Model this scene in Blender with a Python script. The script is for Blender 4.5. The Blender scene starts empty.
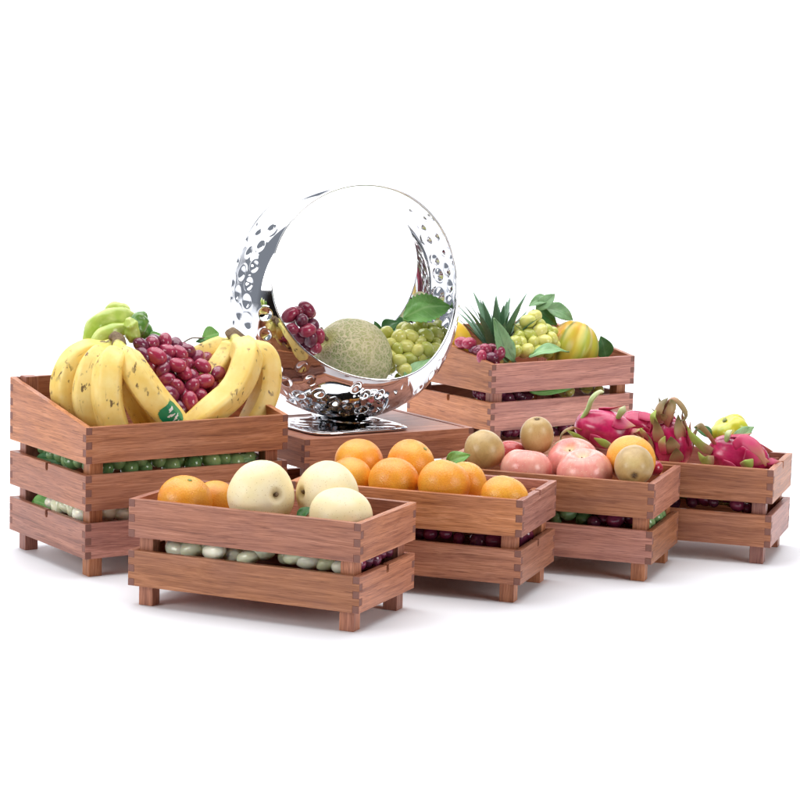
import bpy, math, random
import numpy as np
from mathutils import Vector, Matrix, noise

random.seed(11)
scene = bpy.context.scene
COL = scene.collection
V = Vector
def SN(x): return max(0.0, math.sin(x))

# ------------------------------------------------------------------ materials
class NT:
    """short-hand for building one node material"""
    def __init__(s, name):
        s.m = bpy.data.materials.new(name)
        s.m.use_nodes = True
        s.t = s.m.node_tree
        s.t.nodes.clear()
        s.out = s.t.nodes.new('ShaderNodeOutputMaterial')
        s.b = s.n('ShaderNodeBsdfPrincipled')
        s.l(s.b.outputs[0], s.out.inputs['Surface'])
    def n(s, kind, **kw):
        nd = s.t.nodes.new(kind)
        for k, v in kw.items():
            if k in nd.inputs:
                s.set(nd.inputs[k], v)
            else:
                setattr(nd, k, v)
        return nd
    def l(s, a, b): s.t.links.new(a, b)
    def set(s, inp, v):
        if isinstance(v, bpy.types.NodeSocket): s.l(v, inp)
        elif isinstance(v, tuple) and len(v) == 3 and inp.type == 'RGBA': inp.default_value = (*v, 1)
        else: inp.default_value = v
    def p(s, **kw):
        for k, v in kw.items(): s.set(s.b.inputs[k.replace('_', ' ')], v)
        return s.m
    def coord(s, which='Object'): return s.n('ShaderNodeTexCoord').outputs[which]
    def rnd(s): return s.n('ShaderNodeObjectInfo').outputs['Random']
    def vmul(s, v, sc): return s.n('ShaderNodeMapping', Vector=v, Scale=sc).outputs[0]
    def shift(s, v, k=7.0):
        a = s.n('ShaderNodeVectorMath', operation='MULTIPLY_ADD')
        c = s.n('ShaderNodeCombineXYZ')
        r = s.rnd()
        for i in range(3): s.l(r, c.inputs[i])
        s.l(c.outputs[0], a.inputs[0]); a.inputs[1].default_value = (k, k*1.7, k*2.3)
        s.l(v, a.inputs[2])
        return a.outputs[0]
    def noise(s, v, scale, detail=3, rough=.5, dist=0.0):
        return s.n('ShaderNodeTexNoise', Vector=v, Scale=scale, Detail=detail, Roughness=rough, Distortion=dist).outputs['Fac']
    def ramp(s, f, stops, interp='LINEAR'):
        r = s.n('ShaderNodeValToRGB', Fac=f)
        cr = r.color_ramp
        cr.interpolation = interp
        while len(cr.elements) < len(stops): cr.elements.new(.5)
        for e, (pos, c) in zip(cr.elements, stops):
            e.position = pos
            e.color = (*c, 1) if isinstance(c, tuple) else (c, c, c, 1)
        return r.outputs[0]
    def mix(s, f, a, b, mode='MIX'):
        m = s.n('ShaderNodeMix', data_type='RGBA', blend_type=mode)
        s.set(m.inputs[0], f); s.set(m.inputs[6], a); s.set(m.inputs[7], b)
        return m.outputs[2]
    def math(s, op, a, b=0.0, c=0.0):
        m = s.n('ShaderNodeMath', operation=op)
        s.set(m.inputs[0], a); s.set(m.inputs[1], b); s.set(m.inputs[2], c)
        return m.outputs[0]
    def bump(s, h, strength=.2, dist=.001):
        b = s.n('ShaderNodeBump', Height=h, Strength=strength, Distance=dist)
        s.l(b.outputs[0], s.b.inputs['Normal'])
        return b
    def hsv(s, col, h=.5, sat=1.0, val=1.0):
        return s.n('ShaderNodeHueSaturation', Color=col, Hue=h, Saturation=sat, Value=val).outputs[0]
    def uvx(s, i=0):
        sep = s.n('ShaderNodeSeparateXYZ', Vector=s.n('ShaderNodeUVMap').outputs[0])
        return sep.outputs[i]

def wood(axis):
    s = NT('wood_' + axis)
    v = s.shift(s.coord())
    k = {'x': (1, 1, 1), 'y': (1, 1, 1), 'z': (1, 1, 1)}[axis]
    def st(along, across): return tuple(along if a == axis else across for a in 'xyz')
    warp = s.noise(s.vmul(v, st(4, 14)), 1, 2, .5)
    wv = s.n('ShaderNodeVectorMath', operation='ADD')
    c = s.n('ShaderNodeCombineXYZ')
    w2 = s.math('MULTIPLY', warp, .022)
    for i in range(3): s.l(w2, c.inputs[i])
    s.l(v, wv.inputs[0]); s.l(c.outputs[0], wv.inputs[1])
    vv = wv.outputs[0]
    broad = s.noise(s.vmul(vv, st(2.6, 105)), 1, 3, .55)
    fine = s.noise(s.vmul(vv, st(12, 520)), 1, 4, .65)
    pores = s.noise(s.vmul(v, st(28, 900)), 1, 2, .6)
    blot = s.noise(s.vmul(v, st(9, 20)), 1, 3, .6)
    f = s.math('ADD', s.math('MULTIPLY', broad, .44), s.math('MULTIPLY', fine, .56))
    col = s.ramp(f, [(.34, (.20, .068, .040)), (.455, (.35, .133, .077)), (.55, (.465, .192, .115)), (.66, (.59, .275, .178))])
    col = s.mix(s.ramp(blot, [(.40, 0.0), (.72, .45)]), col, (.30, .130, .105))
    col = s.mix(s.ramp(pores, [(.56, 0.0), (.70, .75)]), col, (.14, .042, .026))
    r = s.rnd()
    r2 = s.n('ShaderNodeTexWhiteNoise', noise_dimensions='1D', W=r).outputs['Value']
    col = s.hsv(col, s.math('MULTIPLY_ADD', r2, .020, .490), s.math('MULTIPLY_ADD', r2, .24, .88), s.math('MULTIPLY_ADD', r, .42, .83))
    s.bump(s.math('ADD', fine, s.math('MULTIPLY', pores, -.8)), .25, .0006)
    return s.p(Base_Color=col, Roughness=s.math('MULTIPLY_ADD', fine, .25, .30), Specular_IOR_Level=.45)

def end_grain():
    s = NT('wood_end_grain')
    v = s.shift(s.coord())
    n1 = s.noise(s.vmul(v, (700, 700, 700)), 1, 3, .6)
    n2 = s.noise(s.vmul(v, (60, 60, 60)), 1, 2)
    col = s.mix(n2, s.mix(n1, (.14, .052, .036), (.27, .118, .085)), (.23, .095, .072))
    return s.p(Base_Color=col, Roughness=.6)

WOOD = {a: wood(a) for a in 'xyz'}
ENDG = end_grain()

def m_orange(name, c1, c2):
    s = NT(name)
    v = s.shift(s.coord())
    big = s.noise(v, 22, 3, .55)
    col = s.mix(s.ramp(big, [(.35, 0.0), (.68, 1.0)]), c1, c2)
    pit = s.n('ShaderNodeTexVoronoi', Vector=v, Scale=620.0, feature='SMOOTH_F1').outputs['Distance']
    col = s.mix(s.ramp(pit, [(.15, .35), (.5, 0.0)]), col, (c1[0]*.75, c1[1]*.6, c1[2]*.6))
    s.bump(pit, .45, .0010)
    return s.p(Base_Color=col, Roughness=.32, Subsurface_Weight=.12, Subsurface_Radius=(.01, .004, .001), Subsurface_Scale=.5, Specular_IOR_Level=.5)

M_ORANGE = m_orange('orange_peel', (.81, .30, .028), (.87, .42, .045))
M_MANDARIN = m_orange('mandarin_peel', (.80, .30, .03), (.86, .44, .05))

def m_pear():
    s = NT('pale_pear_skin')
    v = s.shift(s.coord())
    n1 = s.noise(v, 26, 3, .55)
    col = s.mix(s.ramp(n1, [(.35, 0.0), (.7, 1.0)]), (.85, .71, .40), (.88, .77, .54))
    rus = s.noise(v, 13, 5, .62)
    col = s.mix(s.ramp(rus, [(.54, 0.0), (.74, .55)]), col, (.70, .50, .22))
    dots = s.n('ShaderNodeTexVoronoi', Vector=v, Scale=260.0).outputs['Distance']
    col = s.mix(s.ramp(dots, [(.10, .75), (.20, 0.0)]), col, (.52, .36, .14))
    t = s.uvx(0)
    col = s.mix(s.ramp(t, [(.0, .9), (.05, .4), (.09, 0.0)]), col, (.50, .36, .16))
    s.bump(s.noise(v, 300, 2), .08, .0006)
    return s.p(Base_Color=col, Roughness=.42, Subsurface_Weight=.15, Subsurface_Radius=(.01, .007, .003), Subsurface_Scale=.5)
M_PEAR = m_pear()

def m_apple(name, red, pale):
    s = NT(name)
    v = s.shift(s.coord())
    t, a = s.uvx(0), s.uvx(1)
    cv = s.n('ShaderNodeCombineXYZ')
    s.l(s.math('MULTIPLY', t, 7.0), cv.inputs[0]); s.l(s.math('MULTIPLY', a, 30.0), cv.inputs[1]); s.l(s.math('MULTIPLY', s.rnd(), 30.0), cv.inputs[2])
    streak = s.noise(cv.outputs[0], 1.4, 4, .65)
    blush = s.noise(v, 14, 3, .5)
    f = s.math('ADD', s.math('MULTIPLY', streak, .30), s.math('MULTIPLY', blush, .78))
    col = s.ramp(f, [(.28, pale), (.46, tuple(.5*(x+y) for x, y in zip(red, pale))), (.68, red)])
    dots = s.n('ShaderNodeTexVoronoi', Vector=v, Scale=190.0).outputs['Distance']
    col = s.mix(s.ramp(dots, [(.08, .6), (.16, 0.0)]), col, (.88, .70, .52))
    col = s.mix(s.ramp(t, [(.02, .8), (.06, .3), (.10, 0.0)]), col, (.72, .56, .26))
    return s.p(Base_Color=col, Roughness=.22, Subsurface_Weight=.1, Subsurface_Radius=(.008, .003, .002), Subsurface_Scale=.5)
M_APPLE = m_apple('pink_apple_skin', (.74, .22, .20), (.85, .58, .44))
M_REDAPPLE = m_apple('red_apple_skin', (.50, .05, .06), (.72, .22, .17))

def m_kiwi():
    s = NT('tan_kiwi_skin')
    v = s.shift(s.coord())
    n1 = s.noise(v, 24, 4, .6)
    col = s.ramp(n1, [(.30, (.38, .24, .085)), (.52, (.54, .37, .15)), (.72, (.62, .49, .23))])
    sp = s.noise(v, 420, 2, .6)
    col = s.mix(s.ramp(sp, [(.55, 0.0), (.75, .35)]), col, (.34, .21, .07))
    t = s.uvx(0)
    col = s.mix(s.ramp(t, [(.0, .9), (.035, .5), (.08, 0.0)]), col, (.16, .09, .035))
    s.bump(sp, .22, .0008)
    return s.p(Base_Color=col, Roughness=.34, Sheen_Weight=.15, Sheen_Roughness=.4)
M_KIWI = m_kiwi()

def m_banana():
    s = NT('banana_peel')
    v = s.shift(s.coord())
    t, a = s.uvx(0), s.uvx(1)
    n1 = s.noise(v, 30, 3, .6)
    col = s.mix(s.ramp(n1, [(.3, 0.0), (.7, 1.0)]), (.84, .57, .125), (.90, .71, .265))
    col = s.mix(s.ramp(t, [(.06, .75), (.17, .45), (.32, 0.0)]), col, (.56, .58, .12))
    col = s.mix(s.ramp(t, [(.84, 0.0), (.955, .35)]), col, (.55, .48, .10))
    spot = s.noise(s.vmul(v, (1, 1, .55)), 120, 3, .55)
    big = s.noise(v, 34, 2, .5)
    col = s.mix(s.math('MULTIPLY', s.ramp(spot, [(.585, 0.0), (.64, .9)]), s.ramp(big, [(.45, 0.0), (.60, 1.0)])), col, (.10, .045, .02))
    cv = s.n('ShaderNodeCombineXYZ')
    s.l(s.math('MULTIPLY', t, 5.0), cv.inputs[0]); s.l(s.math('MULTIPLY', a, 50.0), cv.inputs[1]); s.l(s.math('MULTIPLY', s.rnd(), 60.0), cv.inputs[2])
    sc = s.noise(cv.outputs[0], 1.6, 3, .6)
    col = s.mix(s.ramp(sc, [(.66, 0.0), (.74, .6)]), col, (.36, .21, .06))
    edge = s.ramp(t, [(.004, 1.0), (.02, .55), (.05, 0.0)])
    col = s.mix(edge, col, (.15, .085, .04))
    tip = s.ramp(t, [(.965, 0.0), (.985, 1.0)])
    col = s.mix(tip, col, (.06, .03, .015))
    s.bump(s.noise(v, 160, 2), .08, .001)
    return s.p(Base_Color=col, Roughness=.42, Subsurface_Weight=.1, Subsurface_Radius=(.008, .005, .001), Subsurface_Scale=.5)
M_BANANA = m_banana()

def m_grape(name, c1, c2, bloom, sub):
    s = NT(name)
    v = s.shift(s.coord())
    n1 = s.noise(v, 55, 2, .5)
    r = s.rnd()
    f = s.math('ADD', s.math('MULTIPLY', n1, .6), s.math('MULTIPLY', r, .62))
    col = s.mix(s.ramp(f, [(.3, 0.0), (.85, 1.0)]), c1, c2)
    b = s.noise(v, 90, 4, .65)
    col = s.mix(s.ramp(b, [(.42, 0.0), (.72, .42)]), col, bloom)
    t = s.uvx(0)
    col = s.mix(s.ramp(t, [(.965, 0.0), (.99, .8)]), col, (.12, .07, .03))
    return s.p(Base_Color=col, Roughness=s.math('MULTIPLY_ADD', b, .28, .04), Subsurface_Weight=sub, Subsurface_Radius=(.008, .006, .003), Subsurface_Scale=.6, Coat_Weight=.3, Coat_Roughness=.12)
M_REDGRAPE = m_grape('red_grape_skin', (.09, .005, .024), (.38, .017, .055), (.46, .20, .34), .15)
M_DARKGRAPE = m_grape('purple_grape_skin', (.055, .006, .020), (.24, .015, .06), (.36, .18, .30), .1)
M_GREENGRAPE = m_grape('green_grape_skin', (.42, .47, .05), (.70, .66, .17), (.78, .76, .44), .4)
M_PALEGRAPE = m_grape('pale_grape_skin', (.78, .82, .48), (.90, .90, .72), (.92, .92, .84), .3)
M_DEEPGREEN = m_grape('dark_green_grape_skin', (.08, .24, .06), (.30, .50, .19), (.48, .60, .42), .18)

def m_leaf(name, c1, c2, vein, rough=.45):
    s = NT(name)
    v = s.shift(s.coord())
    t, a = s.uvx(0), s.uvx(1)
    n1 = s.noise(v, 45, 3, .6)
    col = s.mix(s.ramp(n1, [(.3, 0.0), (.7, 1.0)]), c1, c2)
    aa = s.math('ABSOLUTE', s.math('SUBTRACT', a, .5))
    mid = s.ramp(aa, [(.0, .85), (.035, .3), (.06, 0.0)])
    k = s.math('FRACT', s.math('MULTIPLY', s.math('SUBTRACT', t, s.math('MULTIPLY', aa, .55)), 7.0))
    side = s.ramp(s.math('ABSOLUTE', s.math('SUBTRACT', k, .5)), [(.0, .55), (.07, 0.0)])
    f = s.math('MAXIMUM', mid, side)
    col = s.mix(f, col, vein)
    s.bump(f, -.35, .001)
    return s.p(Base_Color=col, Roughness=rough, Subsurface_Weight=.15, Subsurface_Radius=(.003, .005, .001), Subsurface_Scale=.3)
M_LEAF = m_leaf('fresh_leaf', (.12, .34, .07), (.20, .44, .11), (.30, .52, .20))
M_PALELEAF = m_leaf('pale_leaf', (.20, .40, .17), (.30, .50, .24), (.42, .60, .34))
M_SAGELEAF = m_leaf('sage_leaf', (.15, .30, .13), (.24, .40, .19), (.10, .20, .08))
M_DARKLEAF = m_leaf('dark_leaf', (.030, .13, .035), (.06, .20, .05), (.10, .22, .08))

def m_pineleaf():
    s = NT('pineapple_leaf')
    v = s.coord()
    t, a = s.uvx(0), s.uvx(1)
    st = s.noise(s.vmul(v, (260, 260, 12)), 1, 2, .5)
    col = s.mix(st, (.045, .12, .06), (.12, .24, .13))
    col = s.mix(s.ramp(t, [(.0, .4), (.25, 0.0)]), col, (.30, .34, .13))
    return s.p(Base_Color=col, Roughness=.5)
M_PINELEAF = m_pineleaf()

def m_pinebody():
    s = NT('pineapple_rind')
    v = s.coord()
    vo = s.n('ShaderNodeTexVoronoi', Vector=v, Scale=55.0).outputs['Distance']
    col = s.ramp(vo, [(.1, (.30, .17, .04)), (.45, (.42, .26, .06)), (.62, (.10, .09, .03))])
    s.bump(vo, -.7, .004)
    return s.p(Base_Color=col, Roughness=.6)
M_PINEBODY = m_pinebody()

def m_dragon():
    s = NT('dragon_fruit_skin')
    v = s.shift(s.coord())
    n1 = s.noise(v, 30, 3, .6)
    col = s.ramp(n1, [(.3, (.25, .008, .055)), (.5, (.50, .014, .095)), (.72, (.66, .06, .18))])
    s.bump(n1, .3, .003)
    return s.p(Base_Color=col, Roughness=.24, Subsurface_Weight=.04, Subsurface_Radius=(.008, .002, .003), Subsurface_Scale=.5, Coat_Weight=.25, Coat_Roughness=.2)
M_DRAGON = m_dragon()

def m_bract(name, base, mid, tip):
    s = NT(name)
    v = s.shift(s.coord())
    n1 = s.noise(v, 70, 3, .6)
    t = s.math('ADD', s.uvx(0), s.math('MULTIPLY_ADD', n1, .35, -.17))
    col = s.ramp(t, [(.10, base), (.50, mid), (.85, tip)])
    return s.p(Base_Color=col, Roughness=.42, Subsurface_Weight=.1, Subsurface_Radius=(.005, .003, .002), Subsurface_Scale=.4)
M_BRACT = m_bract('green_tipped_bract', (.50, .02, .09), (.48, .20, .12), (.42, .46, .10))
M_PINKBRACT = m_bract('pink_bract', (.46, .015, .09), (.56, .06, .15), (.48, .20, .12))
M_GREENBRACT = m_bract('green_bract', (.40, .20, .12), (.36, .50, .10), (.42, .54, .12))
M_DRYBRACT = m_bract('dried_bract', (.40, .10, .08), (.38, .25, .12), (.17, .14, .05))
M_PALEBRACT = m_bract('pale_stalk', (.34, .48, .14), (.48, .60, .26), (.62, .66, .38))

def m_melon():
    s = NT('netted_melon_rind')
    v = s.coord()
    nv = s.n('ShaderNodeTexNoise', Vector=v, Scale=38.0, Detail=3.0).outputs['Color']
    m = s.n('ShaderNodeVectorMath', operation='MULTIPLY_ADD')
    s.l(nv, m.inputs[0]); m.inputs[1].default_value = (.022,)*3; s.l(v, m.inputs[2])
    w = m.outputs[0]
    def net(scale, width):
        d = s.n('ShaderNodeTexVoronoi', Vector=w, Scale=scale, feature='DISTANCE_TO_EDGE').outputs['Distance']
        return s.ramp(d, [(.0, 1.0), (width, .85), (width*2.2, 0.0)])
    cr = s.noise(w, 330, 3, .7)
    f = s.math('MAXIMUM', net(95.0, .06), s.math('MULTIPLY', net(190.0, .055), .8))
    f = s.math('MULTIPLY', f, s.ramp(cr, [(.28, .35), (.5, 1.0)]))
    big = s.noise(v, 15, 2)
    base = s.mix(s.ramp(big, [(.35, 0.0), (.7, 1.0)]), (.30, .36, .14), (.50, .47, .20))
    col = s.mix(f, base, (.70, .62, .40))
    col = s.mix(s.ramp(s.uvx(0), [(.03, .8), (.13, 0.0)]), col, (.62, .62, .16))
    s.bump(f, .8, .0014)
    return s.p(Base_Color=col, Roughness=.6)
M_MELON = m_melon()

def m_squash():
    s = NT('ribbed_squash_rind')
    v = s.coord()
    a, t = s.uvx(1), s.uvx(0)
    n1 = s.noise(v, 30, 3, .6)
    ph = s.math('ADD', s.math('MULTIPLY', a, 7.0), s.math('MULTIPLY', n1, .22))
    k = s.math('ABSOLUTE', s.math('SUBTRACT', s.math('FRACT', ph), .5))
    col = s.ramp(k, [(.02, (.16, .15, .03)), (.12, (.50, .30, .04)), (.30, (.78, .45, .04)), (.5, (.74, .34, .035))])
    c2 = s.noise(v, 12, 2)
    col = s.mix(s.ramp(c2, [(.40, 0.0), (.62, .75)]), col, (.40, .46, .05))
    return s.p(Base_Color=col, Roughness=.35)
M_SQUASH = m_squash()

def m_plain(name, c1, c2, rough=.4, scale=40, coat=0.0):
    s = NT(name)
    n1 = s.noise(s.shift(s.coord()), scale, 3, .6)
    col = s.mix(s.ramp(n1, [(.3, 0.0), (.7, 1.0)]), c1, c2)
    return s.p(Base_Color=col, Roughness=rough, Coat_Weight=coat, Coat_Roughness=.15)
M_STEM = m_plain('dry_stem', (.10, .06, .03), (.24, .16, .08), .7, 200)
M_GREENSTEM = m_plain('green_stem', (.16, .24, .05), (.34, .36, .12), .55, 160)
M_TWIG = m_plain('grey_brown_twig', (.09, .075, .055), (.22, .18, .14), .7, 260)
M_PEPPER = m_plain('light_green_pepper', (.34, .48, .06), (.58, .64, .18), .3, 34, .3)
M_DARKPEPPER = m_plain('dark_green_pepper', (.045, .15, .02), (.16, .30, .05), .28, 60, .3)
M_YPEPPER = m_plain('yellow_green_pepper', (.40, .50, .04), (.74, .62, .04), .3, 34, .3)
M_MANGO = m_plain('yellow_mango_skin', (.80, .46, .03), (.84, .58, .06), .35, 30)
M_PLUM = m_plain('red_plum_skin', (.30, .012, .035), (.46, .03, .06), .22, 60, .3)
M_STICKER = m_plain('green_sticker', (.01, .22, .09), (.012, .26, .11), .35)
M_WHITE = m_plain('white_print', (.78, .78, .76), (.82, .82, .8), .4)

def m_steel():
    s = NT('polished_steel')
    v = s.coord()
    n1 = s.noise(v, 60, 3, .5)
    s.bump(s.noise(v, 9, 2), .05, .004)
    return s.p(Base_Color=(.74, .745, .76), Metallic=1.0, Roughness=s.math('MULTIPLY_ADD', n1, .04, .03))
M_STEEL = m_steel()

def m_ground():
    s = NT('white_studio_sheet')
    v = s.coord()
    n1 = s.noise(v, 2.5, 4, .6)
    col = s.mix(n1, (.84, .86, .905), (.87, .885, .92))
    s.bump(s.noise(v, 260, 3), .03, .001)
    return s.p(Base_Color=col, Roughness=.55, Specular_IOR_Level=.3)

# ------------------------------------------------------------------ meshes
def link(o, parent=None):
    COL.objects.link(o)
    if parent: o.parent = parent
    return o

def tag(o, label, cat, group=None, kind=None):
    o['label'] = label; o['category'] = cat
    if group: o['group'] = group
    if kind: o['kind'] = kind
    return o

def empty(name, loc=(0, 0, 0), rz=0.0):
    o = bpy.data.objects.new(name, None)
    o.empty_display_size = .05
    o.location = loc; o.rotation_euler = (0, 0, rz)
    return link(o)

class MB:
    """collects shapes for one mesh"""
    def __init__(s): s.v, s.f, s.uv, s.mi = [], [], [], []
    def add(s, v, f, uv=None, mi=0):
        o = len(s.v)
        s.v += [tuple(p) for p in v]
        s.uv += uv if uv else [(0, 0)]*len(v)
        s.f += [tuple(i+o for i in q) for q in f]
        s.mi += [mi]*len(f)
        return s
    def mesh(s, name, mats, smooth=True):
        me = bpy.data.meshes.new(name)
        me.from_pydata(s.v, [], s.f)
        for m in mats: me.materials.append(m)
        ul = me.uv_layers.new(name='UVMap')
        li = np.zeros(len(me.loops), dtype=np.int32); me.loops.foreach_get('vertex_index', li)
        ul.data.foreach_set('uv', np.array(s.uv, dtype=np.float32)[li].ravel())
        me.polygons.foreach_set('material_index', s.mi)
        me.polygons.foreach_set('use_smooth', [smooth]*len(s.f))
        me.update()
        return me
    def obj(s, name, mats, parent=None, smooth=True):
        return link(bpy.data.objects.new(name, s.mesh(name, mats, smooth)), parent)

def outward(v, f):
    vol = 0.0
    for q in f:
        a = V(v[q[0]])
        for k in range(1, len(q)-1): vol += a.dot(V(v[q[k]]).cross(V(v[q[k+1]])))
    return f if vol >= 0 else [tuple(reversed(q)) for q in f]

def lathe(prof, ns=40, mod=None):
    """prof: (r, z) from top pole to bottom pole"""
    n = len(prof)
    v, uv, f = [], [], []
    for i, (r, z) in enumerate(prof):
        t = i/(n-1)
        for j in range(ns+1):
            a = 2*math.pi*j/ns
            k = mod(a, t) if mod else 1.0
            v.append((r*k*math.cos(a), r*k*math.sin(a), z)); uv.append((t, j/ns))
    for i in range(n-1):
        for j in range(ns):
            a, b = i*(ns+1)+j, (i+1)*(ns+1)+j
            f.append((a, b, b+1, a+1))
    return v, outward(v, f), uv

def catmull(pts, n):
    P = [V(p) for p in pts]
    P = [P[0]*2-P[1]] + P + [P[-1]*2-P[-2]]
    out = []
    m = len(P)-3
    for k in range(n):
        x = k/(n-1)*m
        i = min(int(x), m-1); u = x-i
        a, b, c, d = P[i:i+4]
        out.append(.5*((2*b)+(c-a)*u+(2*a-5*b+4*c-d)*u*u+(3*b-a-3*c+d)*u**3))
    return out

def sweep(pts, rad, n=24, ns=16, up=None, flat=1.0, mod=None):
    """tube along a smooth path; rad(t) radius; closed ends; uv = (t, around)"""
    P = catmull(pts, n)
    v, uv, f = [], [], []
    nrm = None
    for i, p in enumerate(P):
        t = i/(n-1)
        T = (P[min(i+1, n-1)]-P[max(i-1, 0)]).normalized()
        if up is not None: N = V(up)
        elif nrm is None: N = V((0, 0, 1)) if abs(T.z) < .9 else V((1, 0, 0))
        else: N = nrm
        N = (N-T*N.dot(T)).normalized(); nrm = N
        B = T.cross(N)
        r = rad(t)
        for j in range(ns+1):
            a = 2*math.pi*j/ns
            k = mod(a, t) if mod else 1.0
            v.append(p+N*(r*k*flat*math.sin(a))+B*(r*k*math.cos(a))); uv.append((t, j/ns))
    for i in range(n-1):
        for j in range(ns):
            a, b = i*(ns+1)+j, (i+1)*(ns+1)+j
            f.append((a, a+1, b+1, b))
    for i, t, flip in ((0, 0.0, True), (n-1, 1.0, False)):
        c = len(v); v.append(P[i]); uv.append((t, .5))
        for j in range(ns):
            a, b = i*(ns+1)+j, i*(ns+1)+j+1
            f.append((c, b, a) if flip else (c, a, b))
    c0 = P[n//2]
    return v, outward([p-c0 for p in v], f), uv

def rot_to(axis, spin=0.0):
    return (V((0, 0, 1)).rotation_difference(V(axis).normalized()).to_matrix().to_4x4() @ Matrix.Rotation(spin, 4, 'Z')).to_euler()

def lumpy(v, amt, freq, seed):
    out = []
    for p in v:
        q = V(p)
        if q.length < 1e-7: out.append(q); continue
        d = noise.noise(q*freq+V((seed, seed*1.3, seed*.7)))
        out.append(q*(1+amt*d))
    return out

def ball(r, squash=1.0, n=26):
    return [(r*math.sin(math.pi*i/(n-1)), r*squash*math.cos(math.pi*i/(n-1))) for i in range(n)]

def fruit(name, mat, prof, loc, label, cat, group, axis=(0, 0, 1), spin=None, lump=.02, ns=44, mod=None):
    v, f, uv = lathe(prof, ns, mod)
    R = max(abs(p[1]) for p in prof)
    v = lumpy(v, lump, .9/R, random.uniform(0, 50))
    o = MB().add(v, f, uv).obj(name, [mat])
    o.location = loc
    o.rotation_euler = rot_to(axis, random.uniform(0, 6) if spin is None else spin)
    return tag(o, label, cat, group)

def stem_on(parent, base, tip, r, mat=None, name='stem', bend=(.002, .001, 0)):
    b, t = V(base), V(tip)
    MB().add(*sweep([b, (b+t)/2+V(bend), t], lambda u: r*(1+.5*max(0, u-.7)/.3), 10, 8)).obj(name, [mat or M_STEM], parent)

# ------------------------------------------------------------------ crates
T = .0100            # board thickness
def fingers(h0, h1, n, first, depth):
    """profile points up one board end: tabs where (i+first) is even reach the edge"""
    pts = []
    for i in range(n):
        x = 0.0 if (i+first) % 2 == 0 else depth
        pts += [(x, h0+(h1-h0)*i/n), (x, h0+(h1-h0)*(i+1)/n)]
    out = []
    for p in pts:
        if not out or (abs(out[-1][0]-p[0])+abs(out[-1][1]-p[1])) > 1e-7: out.append(p)
    return out

def board(name, parent, axis, length, off, z0, z1a, z1b, na, nb, first, notch=None, label=None):
    """finger-jointed board standing on edge. axis 'x': runs along x at y=off; axis 'y': runs along y at x=off."""
    left = fingers(z0, z1a, na, first, T)
    right = [(length-x, z) for x, z in fingers(z0, z1b, nb, first, T)]
    prof = right[:]                       # up the far end
    if notch:
        m, w, d = notch
        top = lambda q: z1a+(z1b-z1a)*q/length
        zb = top(m)-d
        prof += [(m+w/2, top(m+w/2)), (m+w/2, zb+w*.3), (m+w*.25, zb), (m-w*.25, zb), (m-w/2, zb+w*.3), (m-w/2, top(m-w/2))]
    prof += left[::-1]
    n = len(prof)
    def P(q, s): return (q[0], off+s, q[1]) if axis == 'x' else (off+s, q[0], q[1])
    v = [P(q, 0) for q in prof]+[P(q, T) for q in prof]
    f = [tuple(range(n)), tuple(range(2*n-1, n-1, -1))]
    mi = [0, 0]
    for i in range(n):
        j = (i+1) % n
        f.append((i, i+n, j+n, j))
        a, b = prof[i], prof[j]
        mi.append(1 if abs(a[0]-b[0]) < 1e-6 and (a[0] < T+1e-6 or a[0] > length-T-1e-6) else 0)
    if axis == 'y': f = [q[::-1] for q in f]
    mb = MB()
    mb.v, mb.f, mb.uv, mb.mi = v, f, [(0, 0)]*len(v), mi
    o = mb.obj(name, [WOOD[axis], ENDG], parent, False)
    bv = o.modifiers.new('edge', 'BEVEL'); bv.width = .0007; bv.segments = 2; bv.limit_method = 'ANGLE'; bv.angle_limit = math.radians(50)
    if label: o['label'] = label
    return o

def box(name, mats, parent, lo, hi, bevel=.0008):
    x0, y0, z0 = lo; x1, y1, z1 = hi
    v = [(x0, y0, z0), (x1, y0, z0), (x1, y1, z0), (x0, y1, z0), (x0, y0, z1), (x1, y0, z1), (x1, y1, z1), (x0, y1, z1)]
    f = [(0, 3, 2, 1), (4, 5, 6, 7), (0, 1, 5, 4), (1, 2, 6, 5), (2, 3, 7, 6), (3, 0, 4, 7)]
    mb = MB().add(v, f)
    o = mb.obj(name, mats, parent, False)
    if bevel:
        bv = o.modifiers.new('edge', 'BEVEL'); bv.width = bevel; bv.segments = 2
    return o

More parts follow.
